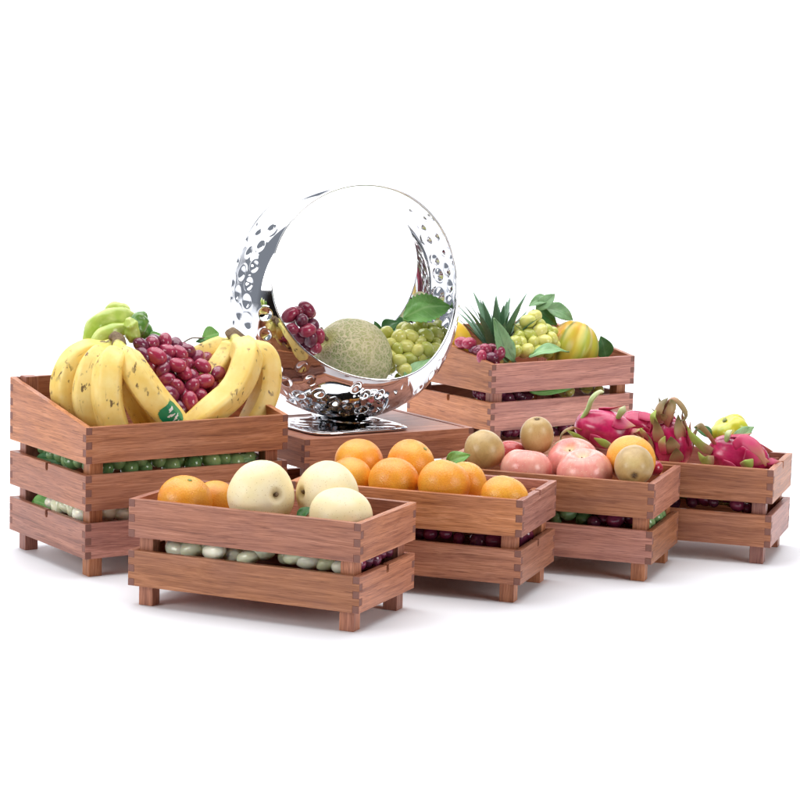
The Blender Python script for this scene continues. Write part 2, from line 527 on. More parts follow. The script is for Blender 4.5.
def crate(loc, rz, L, W, tiers, label, group, notches=(), slope=None, lid=False):
    """tiers: (z0, z1) rings of four boards; slope: back height of the top ring"""
    r = empty('wooden_crate', (loc[0], loc[1], 0), rz)
    tag(r, label, 'crate', group)
    for i, (z0, z1) in enumerate(tiers):
        last = i == len(tiers)-1
        zb = slope if (slope and last) else z1
        nb = 9 if (slope and last) else 5
        nt = (W*.5, .0085, .0115) if i in notches else None
        board('front_board', r, 'x', L, 0, z0, z1, z1, 5, 5, 1)
        board('back_board', r, 'x', L, W-T, z0, zb, zb, nb, nb, 1)
        board('end_board', r, 'y', W, 0, z0, z1, zb, 5, nb, 0, nt)
        board('end_board', r, 'y', W, L-T, z0, z1, zb, 5, nb, 0, nt)
    top = tiers[-1][1]
    w, g = .022, T+.0006
    bk = (slope+.003) if slope else top-.012
    for x in (g+.0015, L-g-.0015-w):
        for y, zt in ((g, top-.006 if not lid else top-.004), (W-g-w, bk if not lid else top-.004)):
            box('post', [WOOD['z']], r, (x, y, 0), (x+w, y+w, zt), .001)
    box('floor_panel', [WOOD['x']], r, (g, g, tiers[0][0]+.002), (L-g, W-g, tiers[0][0]+.008), 0)
    if not lid:
        box('shelf_panel', [WOOD['x']], r, (g, g, tiers[-1][0]+.011), (L-g, W-g, tiers[-1][0]+.015), 0)
    if lid:
        box('lid_panel', [WOOD['x']], r, (g, g, top-.0035), (L-g, W-g, top-.0012), .0004)
    return r

ST = [(.0290, .0802), (.0994, .1538)]
TT = [(.0295, .0824), (.1020, .1554), (.1729, .2275)]
GS = 'low two tier wooden crates'
GT = 'tall three tier crates with sloped sides'
cA = crate((-.3520, 3.3379), -.412077, .36, .1918, ST, 'low wooden crate in front holding pale pears and two oranges', GS, (0,))
cB = crate((-.1326, 3.5189), -.324732, .36, .1918, ST, 'low wooden crate filled with oranges only, between the pears and apples', GS, (0, 1))
cC = crate((.0758, 3.6912), -.325536, .36, .1918, ST, 'low wooden crate holding pink apples and tan kiwis', GS)
cD = crate((.2796, 3.8441), -.314833, .36, .1918, ST, 'low wooden crate holding magenta dragon fruits, rightmost in the row', GS, (1,))
cE = crate((-.4335, 3.5027), .590059, .3498, .2639, TT, 'tall sloped wooden crate piled with bananas and red grapes', GT, (0, 1), .2721)
cF = crate((.2041, 4.4045), .619806, .3498, .2639, TT, 'tall sloped wooden crate with pineapple and ribbed squash at back', GT, (0, 1), .2721)
cG = crate((-.1195, 3.7829), .579, .330, .25, [(.0295, .0824), (.1270, .1750)], 'closed wooden crate with flat top carrying the steel basket', None, (), None, True)

# ------------------------------------------------------------------ round fruit
def citrus(loc, r, label, group, axis=(.2, -.5, .8), squash=.93, mat=None, name='orange', cat='orange', mod=None):
    pr = ball(r, squash)
    pr = [(a*(1 if z < 0 else 1), z-(.05*r*math.exp(-(a/(.22*r))**2) if z > 0 else -.02*r*math.exp(-(a/(.2*r))**2))) for a, z in pr]
    o = fruit(name, mat or M_ORANGE, pr, loc, label, cat, group, axis, lump=.025, mod=mod)
    sx = [(0, 0, r*squash*.945), (0, 0, r*squash*.965)]
    MB().add(*lathe([(0, .0012), (.0022, .0010), (.0032, .0003), (.0030, -.0008), (0, -.0012)], 10, lambda a, t: 1+.25*math.cos(5*a))).obj('calyx', [M_GREENSTEM], o).location = (0, 0, r*squash*.955)
    return o
GO_A, GO_B = 'oranges among the pears', 'oranges piled in a crate'
citrus((-0.2748,3.3653,0.1473),0.0391, 'orange at the left end of the pear crate, in front', GO_A, (.2, -.3, .9))
citrus((-0.2370,3.4165,0.1361),0.0347, 'orange half hidden between the front orange and a pear', GO_A, (-.5, .3, .8))
citrus((-0.0308,3.6271,0.1685),0.0375, 'topmost orange at the back left of the orange crate', GO_B, (.1, .3, .9))
citrus((0.0485,3.6057,0.1711),0.0373, 'orange at the back right behind two front oranges', GO_B, (.6, -.3, .7))
citrus((-0.0431,3.5584,0.1521),0.0338, 'orange just behind the right hand pear', GO_B, (-.4, -.5, .6))
citrus((0.0230,3.5256,0.1549),0.0387, 'orange in the middle of the front row', GO_B, (.2, .5, .8))
citrus((0.0967,3.4966,0.1589),0.0391, 'orange with a bright highlight right of the middle one', GO_B, (.3, .2, .9))
citrus((0.1311,3.5515,0.1518),0.0330, 'orange peeking out behind its right neighbour', GO_B, (.8, .3, .4))
citrus((0.1854,3.4604,0.1483),0.0358, 'flattened yellow orange at the right end of its crate', GO_B, (.35, .2, .9), .86, M_MANDARIN)
citrus((0.3912,3.6850,0.1735),0.0388, 'single orange resting among the apples and kiwis', None, (.3, .4, .8), .95, M_MANDARIN)

def pear(loc, r, label, axis, tall=0.0, squash=.92):
    pr = []
    n = 34
    for i in range(n):
        a = math.pi*i/(n-1)
        rr = r*math.sin(a)*(1-tall*.32*(1+math.cos(a))*.5)
        z = r*squash*math.cos(a)*(1+tall*.25*(1+math.cos(a))*.5)
        z -= .17*r*math.exp(-(a/.15)**2)
        z += .14*r*math.exp(-((math.pi-a)/.22)**2)
        pr.append((rr, z))
    o = fruit('pear', M_PEAR, pr, loc, label, 'pear', 'pale pears in the front crate', axis, lump=.045)
    top = r*squash*(1+tall*.25)-.17*r
    stem_on(o, (0, 0, top-.002), (.001, .001, top+.0045), .0022)
    return o
pear((-0.1646,3.3215,0.1667),0.0485, 'round pale pear with its stem hollow facing front, beside the oranges', (.52, -.80, .16))
pear((-0.0725,3.3446,0.1665),0.0467, 'round pale pear at the back with a dark hollow on its left', (-.86, -.5, .10))
pear((-0.0508,3.2739,0.1459),0.0464, 'pale pear lying at the right end, in front of another', (-.75, .25, .42), .45)

def apple(loc, r, label, axis, group='apples in the crate', mat=None, squash=.91):
    pr = []
    n = 36
    for i in range(n):
        a = math.pi*i/(n-1)
        rr = r*math.sin(a)*(1+.07*math.cos(a))
        z = r*squash*math.cos(a)-.30*r*math.exp(-(a/.30)**2)+.17*r*math.exp(-((math.pi-a)/.26)**2)
        pr.append((rr, z))
    ph = random.uniform(0, 6)
    o = fruit('apple', mat or M_APPLE, pr, loc, label, 'apple', group, axis, lump=.03, mod=lambda a, t: 1+.018*math.cos(5*a+ph)*t)
    top = r*squash-.30*r
    stem_on(o, (0, 0, top-.004), (.001, .001, top+.002), .0012)
    return o
apple((0.2296,3.6984,0.1480),0.0406, 'pink apple at the left, in front of the tall kiwi', (.1, .15, .97))
apple((0.3060,3.7422,0.1554),0.0418, 'pink apple behind the front one with its hollow tipped forward', (-.25, -.42, .87))
apple((0.3191,3.6671,0.1509),0.0433, 'big pink apple in the middle of the front row', (-.16, -.20, .95))
apple((0.2128,3.8033,0.1543),0.0273, 'small red apple between the two left kiwis, mostly hidden', (.2, .4, .9), None, M_REDAPPLE)

def kiwi(loc, r, label, axis, squash=1.1):
    pr = []
    n = 34
    for i in range(n):
        a = math.pi*i/(n-1)
        rr = r*SN(a)**.93*(1-.05*math.cos(a))
        z = r*squash*math.cos(a)-.09*r*math.exp(-(a/.20)**2)+.05*r*math.exp(-((math.pi-a)/.2)**2)
        pr.append((rr, z))
    o = fruit('kiwi', M_KIWI, pr, loc, label, 'kiwi', 'tan kiwis among the apples', axis, lump=.035)
    mb = MB()
    for k in range(6):
        a = k*math.pi/3+.3
        c, s = math.cos(a), math.sin(a)
        z = r*squash*.905
        mb.add(*sweep([(0, 0, z), (c*.003, s*.003, z+.0016), (c*.0062, s*.0062, z+.0006)], lambda t: .0013*(1.05-t), 6, 6))
    mb.obj('calyx', [M_STEM], o)
    return o
kiwi((0.1644,3.7309,0.1742),0.0315, 'round tan kiwi at the far left of the apple crate', (-.45, .2, .8), 1.02)
kiwi((0.2503,3.7822,0.1926),0.0271, 'tan kiwi standing upright with its crown on top', (-.05, -.34, .93), 1.12)
kiwi((0.3906,3.6324,0.1712),0.0306, 'tan kiwi at the right with its dark crown facing down front', (-.06, -.95, -.30), 1.12)
kiwi((0.2978,3.7830,0.1598),0.0271, 'tan kiwi showing only its top behind the pink apples', (.3, .3, .9), 1.05)
fruit('plum', M_PLUM, ball(.0125, .97), (0.4315,3.7062,0.1568), 'small shiny red plum right of the tan kiwi', 'plum', None, (.2, -.2, .9), lump=.02)

# ------------------------------------------------------------------ bananas
def banana(parent, pts, R, org, stickered=False):
    pts = [V(p)-V(org) for p in pts]
    def rad(t):
        if t < .11: k = .30+.10*t/.11
        elif t < .30: k = .40+.58*(SN((t-.11)/.19*math.pi/2))**1.3
        elif t < .72: k = .98+.04*math.sin((t-.3)/.42*math.pi)
        elif t < .955: k = .98-.68*((t-.72)/.235)**1.7
        else: k = .30-.10*(t-.955)/.045
        return R*k
    ph = random.uniform(0, 6)
    o = MB().add(*sweep(pts, rad, 46, 30, mod=lambda a, t: 1+(.075*math.cos(5*a+ph)+.02*math.cos(10*a+2*ph))*min(1, t*4))).obj('banana', [M_BANANA], parent)
    return o
bo = (-0.4067,3.6590,0.3367)
bt = empty('banana_bunch', bo)
tag(bt, 'bunch of five freckled bananas with tips down, left in the tall crate', 'bananas', 'banana bunches')
banana(bt, [(-0.4129,3.6730,0.3365), (-0.4370,3.6689,0.3254), (-0.4715,3.6518,0.3065), (-0.4838,3.6435,0.2608), (-0.4608,3.6469,0.2114), (-0.4302,3.6494,0.1869)], .0215, bo)
banana(bt, [(-0.4094,3.6693,0.3370), (-0.4237,3.6477,0.3221), (-0.4405,3.6244,0.3014), (-0.4478,3.6135,0.2536), (-0.4291,3.6140,0.2048), (-0.4062,3.6293,0.1798)], .0215, bo)
banana(bt, [(-0.4047,3.6544,0.3388), (-0.4042,3.6246,0.3223), (-0.4107,3.5902,0.3034), (-0.4106,3.5806,0.2560), (-0.3958,3.5882,0.2035), (-0.3792,3.6053,0.1797)], .0225, bo)
banana(bt, [(-0.4051,3.6722,0.3352), (-0.3994,3.6640,0.3162), (-0.3886,3.6531,0.2884), (-0.3677,3.6491,0.2384), (-0.3420,3.6603,0.1938), (-0.3214,3.6741,0.1735)], .0205, bo)
b5 = banana(bt, [(-0.4033,3.6554,0.3372), (-0.3909,3.6276,0.3223), (-0.3743,3.6026,0.3013), (-0.3451,3.6040,0.2607), (-0.3088,3.6296,0.2149), (-0.2802,3.6596,0.1894)], .0225, bo)
MB().add(*sweep([V(q)-V(bo) for q in ((-0.4152,3.6654,0.3465), (-0.4054,3.6600,0.3412), (-0.4030,3.6531,0.3328))], lambda t: .0085+.003*t, 8, 12, mod=lambda a, t: 1+.12*math.cos(3*a))).obj('crown_stem', [M_STEM], bt)

ro = (-0.2335,3.7811,0.3385)
rt = empty('banana_bunch', ro)
tag(rt, 'bunch of ripe bananas lying sideways at the right end of the tall crate', 'bananas', 'banana bunches')
banana(rt, [(-0.2343,3.7685,0.3383), (-0.2232,3.7459,0.3269), (-0.2103,3.7184,0.3116), (-0.2293,3.6876,0.2648), (-0.2768,3.6486,0.2254), (-0.3348,3.6169,0.1945)], .0235, ro)
banana(rt, [(-0.2304,3.7832,0.3352), (-0.2013,3.7786,0.3189), (-0.1816,3.7737,0.2961), (-0.1831,3.7607,0.2467), (-0.2063,3.7391,0.2013), (-0.2375,3.7182,0.1751)], .0225, ro)
banana(rt, [(-0.2376,3.7964,0.3351), (-0.2515,3.7931,0.3223), (-0.2730,3.7847,0.3131), (-0.3033,3.7704,0.2964), (-0.3297,3.7528,0.2629)], .0185, ro)
banana(rt, [(-0.2349,3.7801,0.3354), (-0.2389,3.7714,0.3219), (-0.2488,3.7588,0.3025), (-0.2715,3.7316,0.2736), (-0.3004,3.7062,0.2478)], .019, ro)
MB().add(*sweep([V(q)-V(ro) for q in ((-0.2419,3.7875,0.3440), (-0.2350,3.7801,0.3386), (-0.2238,3.7815,0.3275))], lambda t: .009+.003*t, 8, 12, mod=lambda a, t: 1+.12*math.cos(3*a))).obj('crown_stem', [M_STEM], rt)

# a small green sticker wrapped on the front banana: a patch that follows the peel
def sticker(ban, nt, ns, t0, t1, width):
    me = ban.data
    nr = [v.normal.copy() for v in me.vertices]
    row = lambda i, j: i*(ns+1)+(j % ns)
    i0, i1 = int(t0*(nt-1)), int(t1*(nt-1))
    mid = (i0+i1)//2
    jc = max(range(ns), key=lambda j: nr[row(mid, j)].dot(V((-.1, -.9, .45))))
    rows, cols = (i1-i0), width
    K = 5
    v, f, mi = [], [], []
    A, B = rows*K, cols*K
    def at(a, b):
        x, y = a/K+i0, b/K+jc-cols/2
        i, j = int(math.floor(x)), int(math.floor(y)); u, w = x-i, y-j
        i = min(i, nt-2); 
        def q(i, j): return me.vertices[row(i, j)].co+nr[row(i, j)]*.0006
        return (q(i, j)*(1-w)+q(i, j+1)*w)*(1-u)+(q(i+1, j)*(1-w)+q(i+1, j+1)*w)*u
    for a in range(A+1):
        for b in range(B+1): v.append(at(a, b))
    for a in range(A):
        for b in range(B):
            x, y = (a+.5)/A*2-1, (b+.5)/B*2-1
            if x**4+y**4 > 1: continue
            f.append((a*(B+1)+b, a*(B+1)+b+1, (a+1)*(B+1)+b+1, (a+1)*(B+1)+b))
            mi.append(1 if abs(y-.25*math.sin(9*x)) < .22 and abs(x) < .7 and (a % 5) < 3 else 0)
    mb = MB(); mb.v = v; mb.f = f; mb.mi = mi; mb.uv = [(0, 0)]*len(v)
    mb.obj('sticker', [M_STICKER, M_WHITE], ban)
sticker(b5, 46, 30, .66, .76, 8)
# ------------------------------------------------------------------ grapes
GM = {}
def grape_mesh(key, mat, el):
    if key not in GM:
        GM[key] = []
        for q in range(4):
            pr = [(SN(math.pi*i/17)**.96, el*math.cos(math.pi*i/17)) for i in range(18)]
            v, f, uv = lathe(pr, 22)
            v = lumpy(v, .05, .9, q*9.1)
            GM[key].append(MB().add(v, f, uv).mesh('grape', [mat]))
    return random.choice(GM[key])

def relax(P, R, it=14, k=1.62):
    for _ in range(it):
        for i in range(len(P)):
            for j in range(i):
                d = P[i]-P[j]; m = (R[i]+R[j])*k/2
                if 1e-6 < d.length < m:
                    s = d.normalized()*(m-d.length)*.42
                    P[i] += s; P[j] -= s
    return P

def bunch(label, mat, pts, rad, group=None, el=1.18, extra=0, key=None, name='grape_bunch', cat='grapes', behind=(.010, .018, -.008), stalk=None, rnd=.12, along=None, vary=None):
    """pts: centres of the berries one can see; extra: berries packed behind them"""
    P = [V(p) for p in pts]
    n0 = len(P)
    for i in range(extra):
        b = V(random.choice(pts))
        P.append(b+V((random.gauss(0, .006), 0, random.gauss(0, .004)))+V(behind)*random.uniform(.8, 1.5))
    R = [rad*random.uniform(1-rnd, 1+rnd) for _ in P]
    P = relax(P, R)
    org = sum(P, V())/len(P)
    e = empty(name, org)
    tag(e, label, cat, group)
    for p, r in zip(P, R):
        o = bpy.data.objects.new('grape', grape_mesh(key or mat.name, mat, el))
        o.location = p-org; o.scale = (r, r, r)
        if along is not None:
            o.rotation_euler = rot_to(V(along)+V((random.gauss(0, .25), random.gauss(0, .25), random.gauss(0, .2))), random.uniform(0, 6))
        else:
            o.rotation_euler = rot_to((random.gauss(0, 1), random.gauss(0, .6)-.2, random.gauss(0, .7)), random.uniform(0, 6))
        link(o, e)
    mb = MB()
    core = V(behind).normalized()*rad*.9
    s0 = V(stalk)-org if stalk else max(P, key=lambda q: q.z)-org+core
    mb.add(*sweep([s0, s0*.5+core*.6, core*.5, min(P, key=lambda q: q.z)-org+core*.6], lambda t: .0018*(1-.5*t), 14, 7))
    for p in P:
        q = p-org
        mb.add(*sweep([q*.55+core*.5, q*.8+core*.2, q], lambda t: .0008, 5, 5))
    mb.obj('stalk', [M_GREENSTEM], e)
    return e

redE = [(-0.3722,3.6822,0.3318), (-0.3680,3.6729,0.3175), (-0.3481,3.6743,0.3148), (-0.3331,3.6963,0.3141), (-0.3406,3.7154,0.3351), (-0.3221,3.7278,0.3264),
        (-0.3047,3.7274,0.3158), (-0.3359,3.6704,0.2938), (-0.3059,3.6905,0.2905), (-0.3149,3.6664,0.2685), (-0.3315,3.6673,0.2803), (-0.2780,3.7091,0.2983),
        (-0.2551,3.7185,0.2868), (-0.2749,3.6932,0.2754), (-0.2800,3.6837,0.2562), (-0.2938,3.6565,0.2486), (-0.2958,3.6852,0.2665), (-0.3251,3.6500,0.2611),
        (-0.3568,3.6985,0.3335), (-0.3189,3.7118,0.3095), (-0.3227,3.6853,0.3032), (-0.2940,3.6985,0.2789), (-0.3081,3.6529,0.2394), (-0.3542,3.6762,0.3004), (-0.2907,3.7307,0.3048)]
bunch('bunch of red grapes spilling between the two banana bunches', M_REDGRAPE, redE, .0118, 'bunches of red grapes', 1.36, 22)
redK = [(-0.1533,3.9416,0.3577), (-0.1295,3.9653,0.3625), (-0.1331,3.9352,0.3489), (-0.1488,3.9214,0.3367), (-0.1245,3.9340,0.3344), (-0.1179,3.9431,0.3186),
        (-0.1380,3.9495,0.3223), (-0.1156,3.9613,0.3383), (-0.1425,3.9585,0.3612), (-0.1095,3.9531,0.3027), (-0.1262,3.9557,0.3036)]
bunch('bunch of red grapes inside the steel basket, left of the melon', M_REDGRAPE, redK, .0110, 'bunches of red grapes', 1.5, 6, behind=(.006, .016, -.006))
redF = [(0.1648,4.4808,0.2544), (0.1833,4.4658,0.2453), (0.2076,4.4684,0.2494), (0.1924,4.4575,0.2446), (0.2015,4.4456,0.2369), (0.2183,4.4515,0.2423), (0.1742,4.4753,0.2477), (0.1538,4.4914,0.2567), (0.1864,4.4410,0.2370)]
bunch('small bunch of red grapes on the sloped side of the pineapple crate', M_REDGRAPE, redF, .0108, 'bunches of red grapes', 1.2, 5)
greenK = [(0.0077,4.0820,0.3132), (0.0200,4.0771,0.3038), (0.0350,4.1075,0.3232), (0.0540,4.1061,0.3204), (0.0817,4.1206,0.3213), (0.0487,4.0696,0.3123), (0.0301,4.0598,0.3060),
          (0.0728,4.0821,0.3098), (0.0904,4.1026,0.3079), (0.0559,4.0508,0.2906), (0.0747,4.0606,0.2917), (0.0405,4.0540,0.2984), (0.0236,4.0452,0.2921), (0.0300,4.0260,0.2775),
          (0.0396,4.0253,0.2608), (0.0991,4.1297,0.3225), (0.0643,4.0664,0.3027), (0.0436,4.0894,0.3185), (0.0149,4.0519,0.2997), (0.0461,4.0456,0.2773), (0.0888,4.0905,0.2972), (0.0648,4.0554,0.2783), (0.0676,4.1133,0.3269), (0.0171,4.0418,0.2804)]
bunch('bunch of green grapes in the steel basket, right of the melon', M_GREENGRAPE, greenK, .0120, 'bunches of green grapes', 1.25, 14, behind=(.006, .016, -.010))
greenF = [(0.2868,4.5556,0.3027), (0.2990,4.5582,0.2875), (0.2701,4.5499,0.2799), (0.2823,4.5401,0.2698), (0.2947,4.5428,0.2737), (0.3140,4.5627,0.2759), (0.2866,4.5248,0.2564),
          (0.3053,4.5381,0.2611), (0.2590,4.5296,0.2685), (0.2715,4.5017,0.2453), (0.2644,4.5151,0.2531), (0.2952,4.5186,0.2440), (0.2762,4.5481,0.2937), (0.3212,4.5495,0.2622), (0.2481,4.4973,0.2604), (0.2519,4.4877,0.2445)]
bunch('bunch of green grapes in front of the pineapple leaves', M_GREENGRAPE, greenF, .0122, 'bunches of green grapes', 1.25, 8, stalk=(0.2483,4.5220,0.2919))

# grapes packed under the top fruit, seen through the slots
def along_front(root, z, us, y, jit=.006):
    m = Matrix.Translation((root.location.x, root.location.y, 0)) @ Matrix.Rotation(root.rotation_euler.z, 4, 'Z')
    return [m @ V((u+random.uniform(-jit, jit), y+random.uniform(-jit*.5, jit*2.5), z+random.uniform(-jit, jit))) for u in us if random.random() > .12]
def rng(a, b, n): return [a+(b-a)*(i+random.uniform(-.12, .12))/(n-1) for i in range(n)]
def side(root, x, ys, z, jit=.003):
    m = Matrix.Translation((root.location.x, root.location.y, 0)) @ Matrix.Rotation(root.rotation_euler.z, 4, 'Z')
    return [m @ V((x+random.uniform(-jit, jit), y, z+random.uniform(-jit, jit))) for y in ys]
def dirx(root): return (math.cos(root.rotation_euler.z), math.sin(root.rotation_euler.z), .15)
GU = 'grapes under the fruit, seen through a slot'
bunch('pale elongated grapes showing through the slot of the pear crate', M_PALEGRAPE,
      along_front(cA, .086, rng(.055, .315, 12), .026)+along_front(cA, .093, rng(.06, .31, 10), .044)+along_front(cA, .100, rng(.06, .31, 9), .064),
      .0118, GU, 1.55, 0, 'pale_long', along=dirx(cA), rnd=.2, behind=(.002, .012, 0))
bunch('dark purple grapes in the right end slot of the pear crate', M_DARKGRAPE,
      side(cA, .334, rng(.05, .15, 5), .087)+side(cA, .312, rng(.05, .16, 5), .092), .0122, GU, 1.1, behind=(-.012, .004, 0), rnd=.2)
bunch('red purple grapes showing through the slot of the orange crate', M_DARKGRAPE,
      along_front(cB, .087, rng(.13, .305, 9), .032)+along_front(cB, .088, rng(.05, .31, 10), .055)+side(cB, .325, rng(.05, .15, 4), .075), .0118, GU, 1.1, behind=(.002, .012, 0), rnd=.24)
bunch('small dark green grapes in the slot of the apple crate', M_DEEPGREEN,
      along_front(cC, .087, rng(.08, .24, 9), .030)+along_front(cC, .088, rng(.11, .24, 6), .055)+side(cC, .335, rng(.045, .15, 5), .076), .0118, GU, 1.1, behind=(.002, .012, 0), rnd=.24)
bunch('dark purple grapes at the right end of the apple crate slot', M_DARKGRAPE,
      along_front(cC, .086, rng(.258, .315, 4), .032)+along_front(cC, .087, rng(.255, .31, 4), .055), .0112, GU, 1.1, behind=(.002, .012, 0), rnd=.24)
bunch('dark red grapes packed in the slot under the dragon fruits', M_DARKGRAPE,
      along_front(cD, .087, rng(.14, .315, 11), .030)+along_front(cD, .089, rng(.06, .32, 13), .052), .0106, GU, 1.05, behind=(.002, .012, 0), rnd=.24)
bunch('dark green grapes in the upper slot of the banana crate', M_DEEPGREEN,
      along_front(cE, .161, rng(.055, .30, 15), .030)+along_front(cE, .166, rng(.05, .30, 13), .052)+side(cE, .032, rng(.06, .21, 8), .161)+side(cE, .054, rng(.06, .2, 7), .166), .0122, GU, 1.25, behind=(.004, .012, 0), rnd=.24)
bunch('pale green grapes in the lower slot of the banana crate', M_PALEGRAPE,
      along_front(cE, .089, rng(.055, .30, 12), .030)+along_front(cE, .094, rng(.055, .30, 11), .052)+side(cE, .030, rng(.055, .16, 6), .088)+side(cE, .052, rng(.06, .2, 6), .088), .0130, GU, 1.3, 0, 'pale_mid', behind=(.004, .012, 0), rnd=.24)
bunch('purple grapes in the slot of the pineapple crate', M_DARKGRAPE,
      along_front(cF, .162, rng(.045, .10, 5), .030)+along_front(cF, .162, rng(.045, .12, 5), .052)+side(cF, .030, rng(.035, .085, 4), .161), .0108, GU, 1.05, behind=(.004, .012, 0), rnd=.24)
bunch('dark grapes in the lower slot of the pineapple crate', M_DARKGRAPE,
      along_front(cF, .090, rng(.045, .20, 9), .030)+along_front(cF, .090, rng(.05, .2, 8), .052), .0115, GU, 1.05, behind=(.004, .012, 0), rnd=.24)
bunch('pale green grapes at the right end of the pineapple crate slot', M_GREENGRAPE,
      along_front(cF, .162, rng(.225, .295, 4), .034)+along_front(cF, .162, rng(.22, .29, 4), .056), .0120, GU, 1.2, behind=(.004, .012, 0), rnd=.24)

# ------------------------------------------------------------------ leaves
def leaf(label, mat, base, tip, width, up=(0, -.6, .8), arch=.10, fold=.25, ser=.10, twig=None, group=None, wav=.05, name='leaf', cat='leaf', pw=.75):
    b, t = V(base), V(tip)
    D = t-b; Ln = D.length; D.normalize()
    N = V(up); N = (N-D*N.dot(D)).normalized(); S = D.cross(N)
    nx, ny = 34, 13
    v, uv, f = [], [], []
    sd = random.uniform(0, 50)
    for i in range(nx):
        x = i/(nx-1)
        w = width/2*(SN(math.pi*min(1, x**pw))**.85 if 0 < x < 1 else 0)
        w *= 1+ser*(((x*11) % 1)-.5)
        w = max(w, .0004)
        for j in range(ny):
            s = j/(ny-1)*2-1
            z = Ln*arch*math.sin(math.pi*x)+fold*abs(s)*w+wav*Ln*noise.noise(V((x*3, s*1.6, sd)))
            p = b*0+D*(x*Ln)+S*(s*w)+N*z
            v.append(p); uv.append((x, j/(ny-1)))
    for i in range(nx-1):
        for j in range(ny-1):
            a = i*ny+j
            f.append((a, a+1, a+ny+1, a+ny))
    if twig:
        e = empty(name, b)
        o = MB().add(v, f, uv).obj('blade', [mat], e)
        MB().add(*sweep([V(q)-b for q in twig], lambda q: .0013, 14, 7)).obj('stem', [M_TWIG], e)
    else:
        e = o = MB().add(v, f, uv).obj(name, [mat])
        o.location = b
    sm = o.modifiers.new('thickness', 'SOLIDIFY'); sm.thickness = .0007
    return tag(e, label, cat, group)

leaf('green leaf on a grey twig between grapes and right banana bunch', M_LEAF, (-0.2858,3.7822,0.3338), (-0.2602,3.7993,0.3406), .030, (.3, -.9, .3), .05, .15, .05,
     [(-0.3147,3.7507,0.3286), (-0.3004,3.7664,0.3352), (-0.2858,3.7822,0.3338), (-0.2737,3.7902,0.3364)], pw=1.0)
leaf('narrow green leaf lying below the twig leaf by the bananas', M_DARKLEAF, (-0.2947,3.7762,0.3287), (-0.2447,3.8097,0.3270), .014, (.1, -.8, .5), .05, .2, .03)
leaf('small green leaf poking out above the red grapes', M_LEAF, (-0.3631,3.7304,0.3360), (-0.3470,3.7411,0.3431), .018, (.1, -.9, .4), .06, .2, .05)
leaf('wide green vine leaf at the top right inside the steel basket', M_LEAF, (0.0343,4.0733,0.3423), (0.1145,4.1039,0.3637), .060, (.05, -.75, .65), .14, .22, .22, pw=.85, wav=.10)
leaf('small round leaf behind the green grapes in the basket', M_DARKLEAF, (-0.0011,4.1112,0.3201), (0.0262,4.1255,0.3315), .026, (0, -.8, .6), .08, .2, .06)
leaf('tiny upright leaf at the left of the green grapes', M_DARKLEAF, (-0.0060,4.0974,0.3129), (-0.0143,4.0931,0.3355), .014, (.1, -.9, .3), .06, .3, .04)
leaf('pale leaf tucked under the green grapes at the basket rim', M_PALELEAF, (0.0381,4.0076,0.2512), (0.1001,4.0400,0.2828), .026, (-.2, -.5, .8), .05, .1, .05)
leaf('tall sage green leaf standing beside the pineapple crown', M_SAGELEAF, (0.2363,4.4643,0.2261), (0.2064,4.4430,0.3103), .034, (.3, -.9, .1), .05, .22, .05)
leaf('drooping sage green leaf right of the small red grapes', M_SAGELEAF, (0.2194,4.4584,0.2753), (0.2474,4.4624,0.2267), .034, (.35, -.85, .2), .06, .2, .05)
leaf('green leaf pointing left at the top of the twig', M_SAGELEAF, (0.2934,4.5910,0.3128), (0.3297,4.6047,0.3433), .026, (.1, -.9, .4), .06, .2, .08,
     [(0.2490,4.5348,0.2905), (0.2710,4.5628,0.3035), (0.2934,4.5910,0.3128), (0.3091,4.6023,0.3217)], pw=.9)
leaf('green leaf pointing right and down at the top of the twig', M_SAGELEAF, (0.3133,4.6053,0.3177), (0.3678,4.6257,0.2918), .036, (.1, -.8, .6), .10, .2, .08)
leaf('green leaf hanging behind the ribbed squash and grapes', M_DARKLEAF, (0.2961,4.6053,0.3134), (0.3375,4.6286,0.2810), .030, (0, -.9, .4), .05, .2, .08)
leaf('left leaf of the spray above the green grapes', M_SAGELEAF, (0.3171,4.6141,0.3363), (0.2791,4.5808,0.3211), .024, (0, -.8, .6), .07, .2, .08)
leaf('dark green leaf tip rising at the right rim of the squash crate', M_DARKLEAF, (0.4362,4.6438,0.2174), (0.4241,4.6351,0.2611), .036, (.2, -.9, .3), .05, .2, .06)
leaf('light green leaf lying on the front rim of the pineapple crate', M_PALELEAF, (0.2764,4.4831,0.2344), (0.3565,4.5501,0.2381), .027, (.1, -.45, .9), .12, .12, .03, pw=.9)
leaf('long bright green leaf seen through the slot of the pineapple crate', M_LEAF, (0.2807,4.4862,0.1696), (0.3767,4.5583,0.1740), .03, (.2, -.85, .5), .06, .1, .02)
leaf('bright green leaf behind the tan kiwi at the end of the orange crate', M_LEAF, (0.1024,3.6255,0.1677), (0.1380,3.6093,0.1852), .026, (0, -.85, .5), .1, .2, .05)
leaf('little dark leaf wedged between the pears', M_DARKLEAF, (-0.1122,3.2877,0.1431), (-0.0900,3.2780,0.1582), .016, (0, -.8, .6), .05, .2, .04)
leaf('pointed sage leaf in the upper left slot of the banana crate', M_SAGELEAF, (-0.4845,3.6672,0.1388), (-0.5187,3.6563,0.1585), .022, (-.7, -.5, .3), .05, .2, .04)
leaf('broad green leaf filling the lower left slot of the banana crate', M_LEAF, (-0.5363,3.6746,0.0858), (-0.4960,3.6414,0.0803), .028, (-.7, -.5, .4), .06, .2, .04)
leaf('long pale leaf among the dark green grapes at the right end of the upper slot', M_PALELEAF, (-0.2369,3.6680,0.1547), (-0.1893,3.7023,0.1599), .016, (.3, -.9, .3), .05, .2, .04)
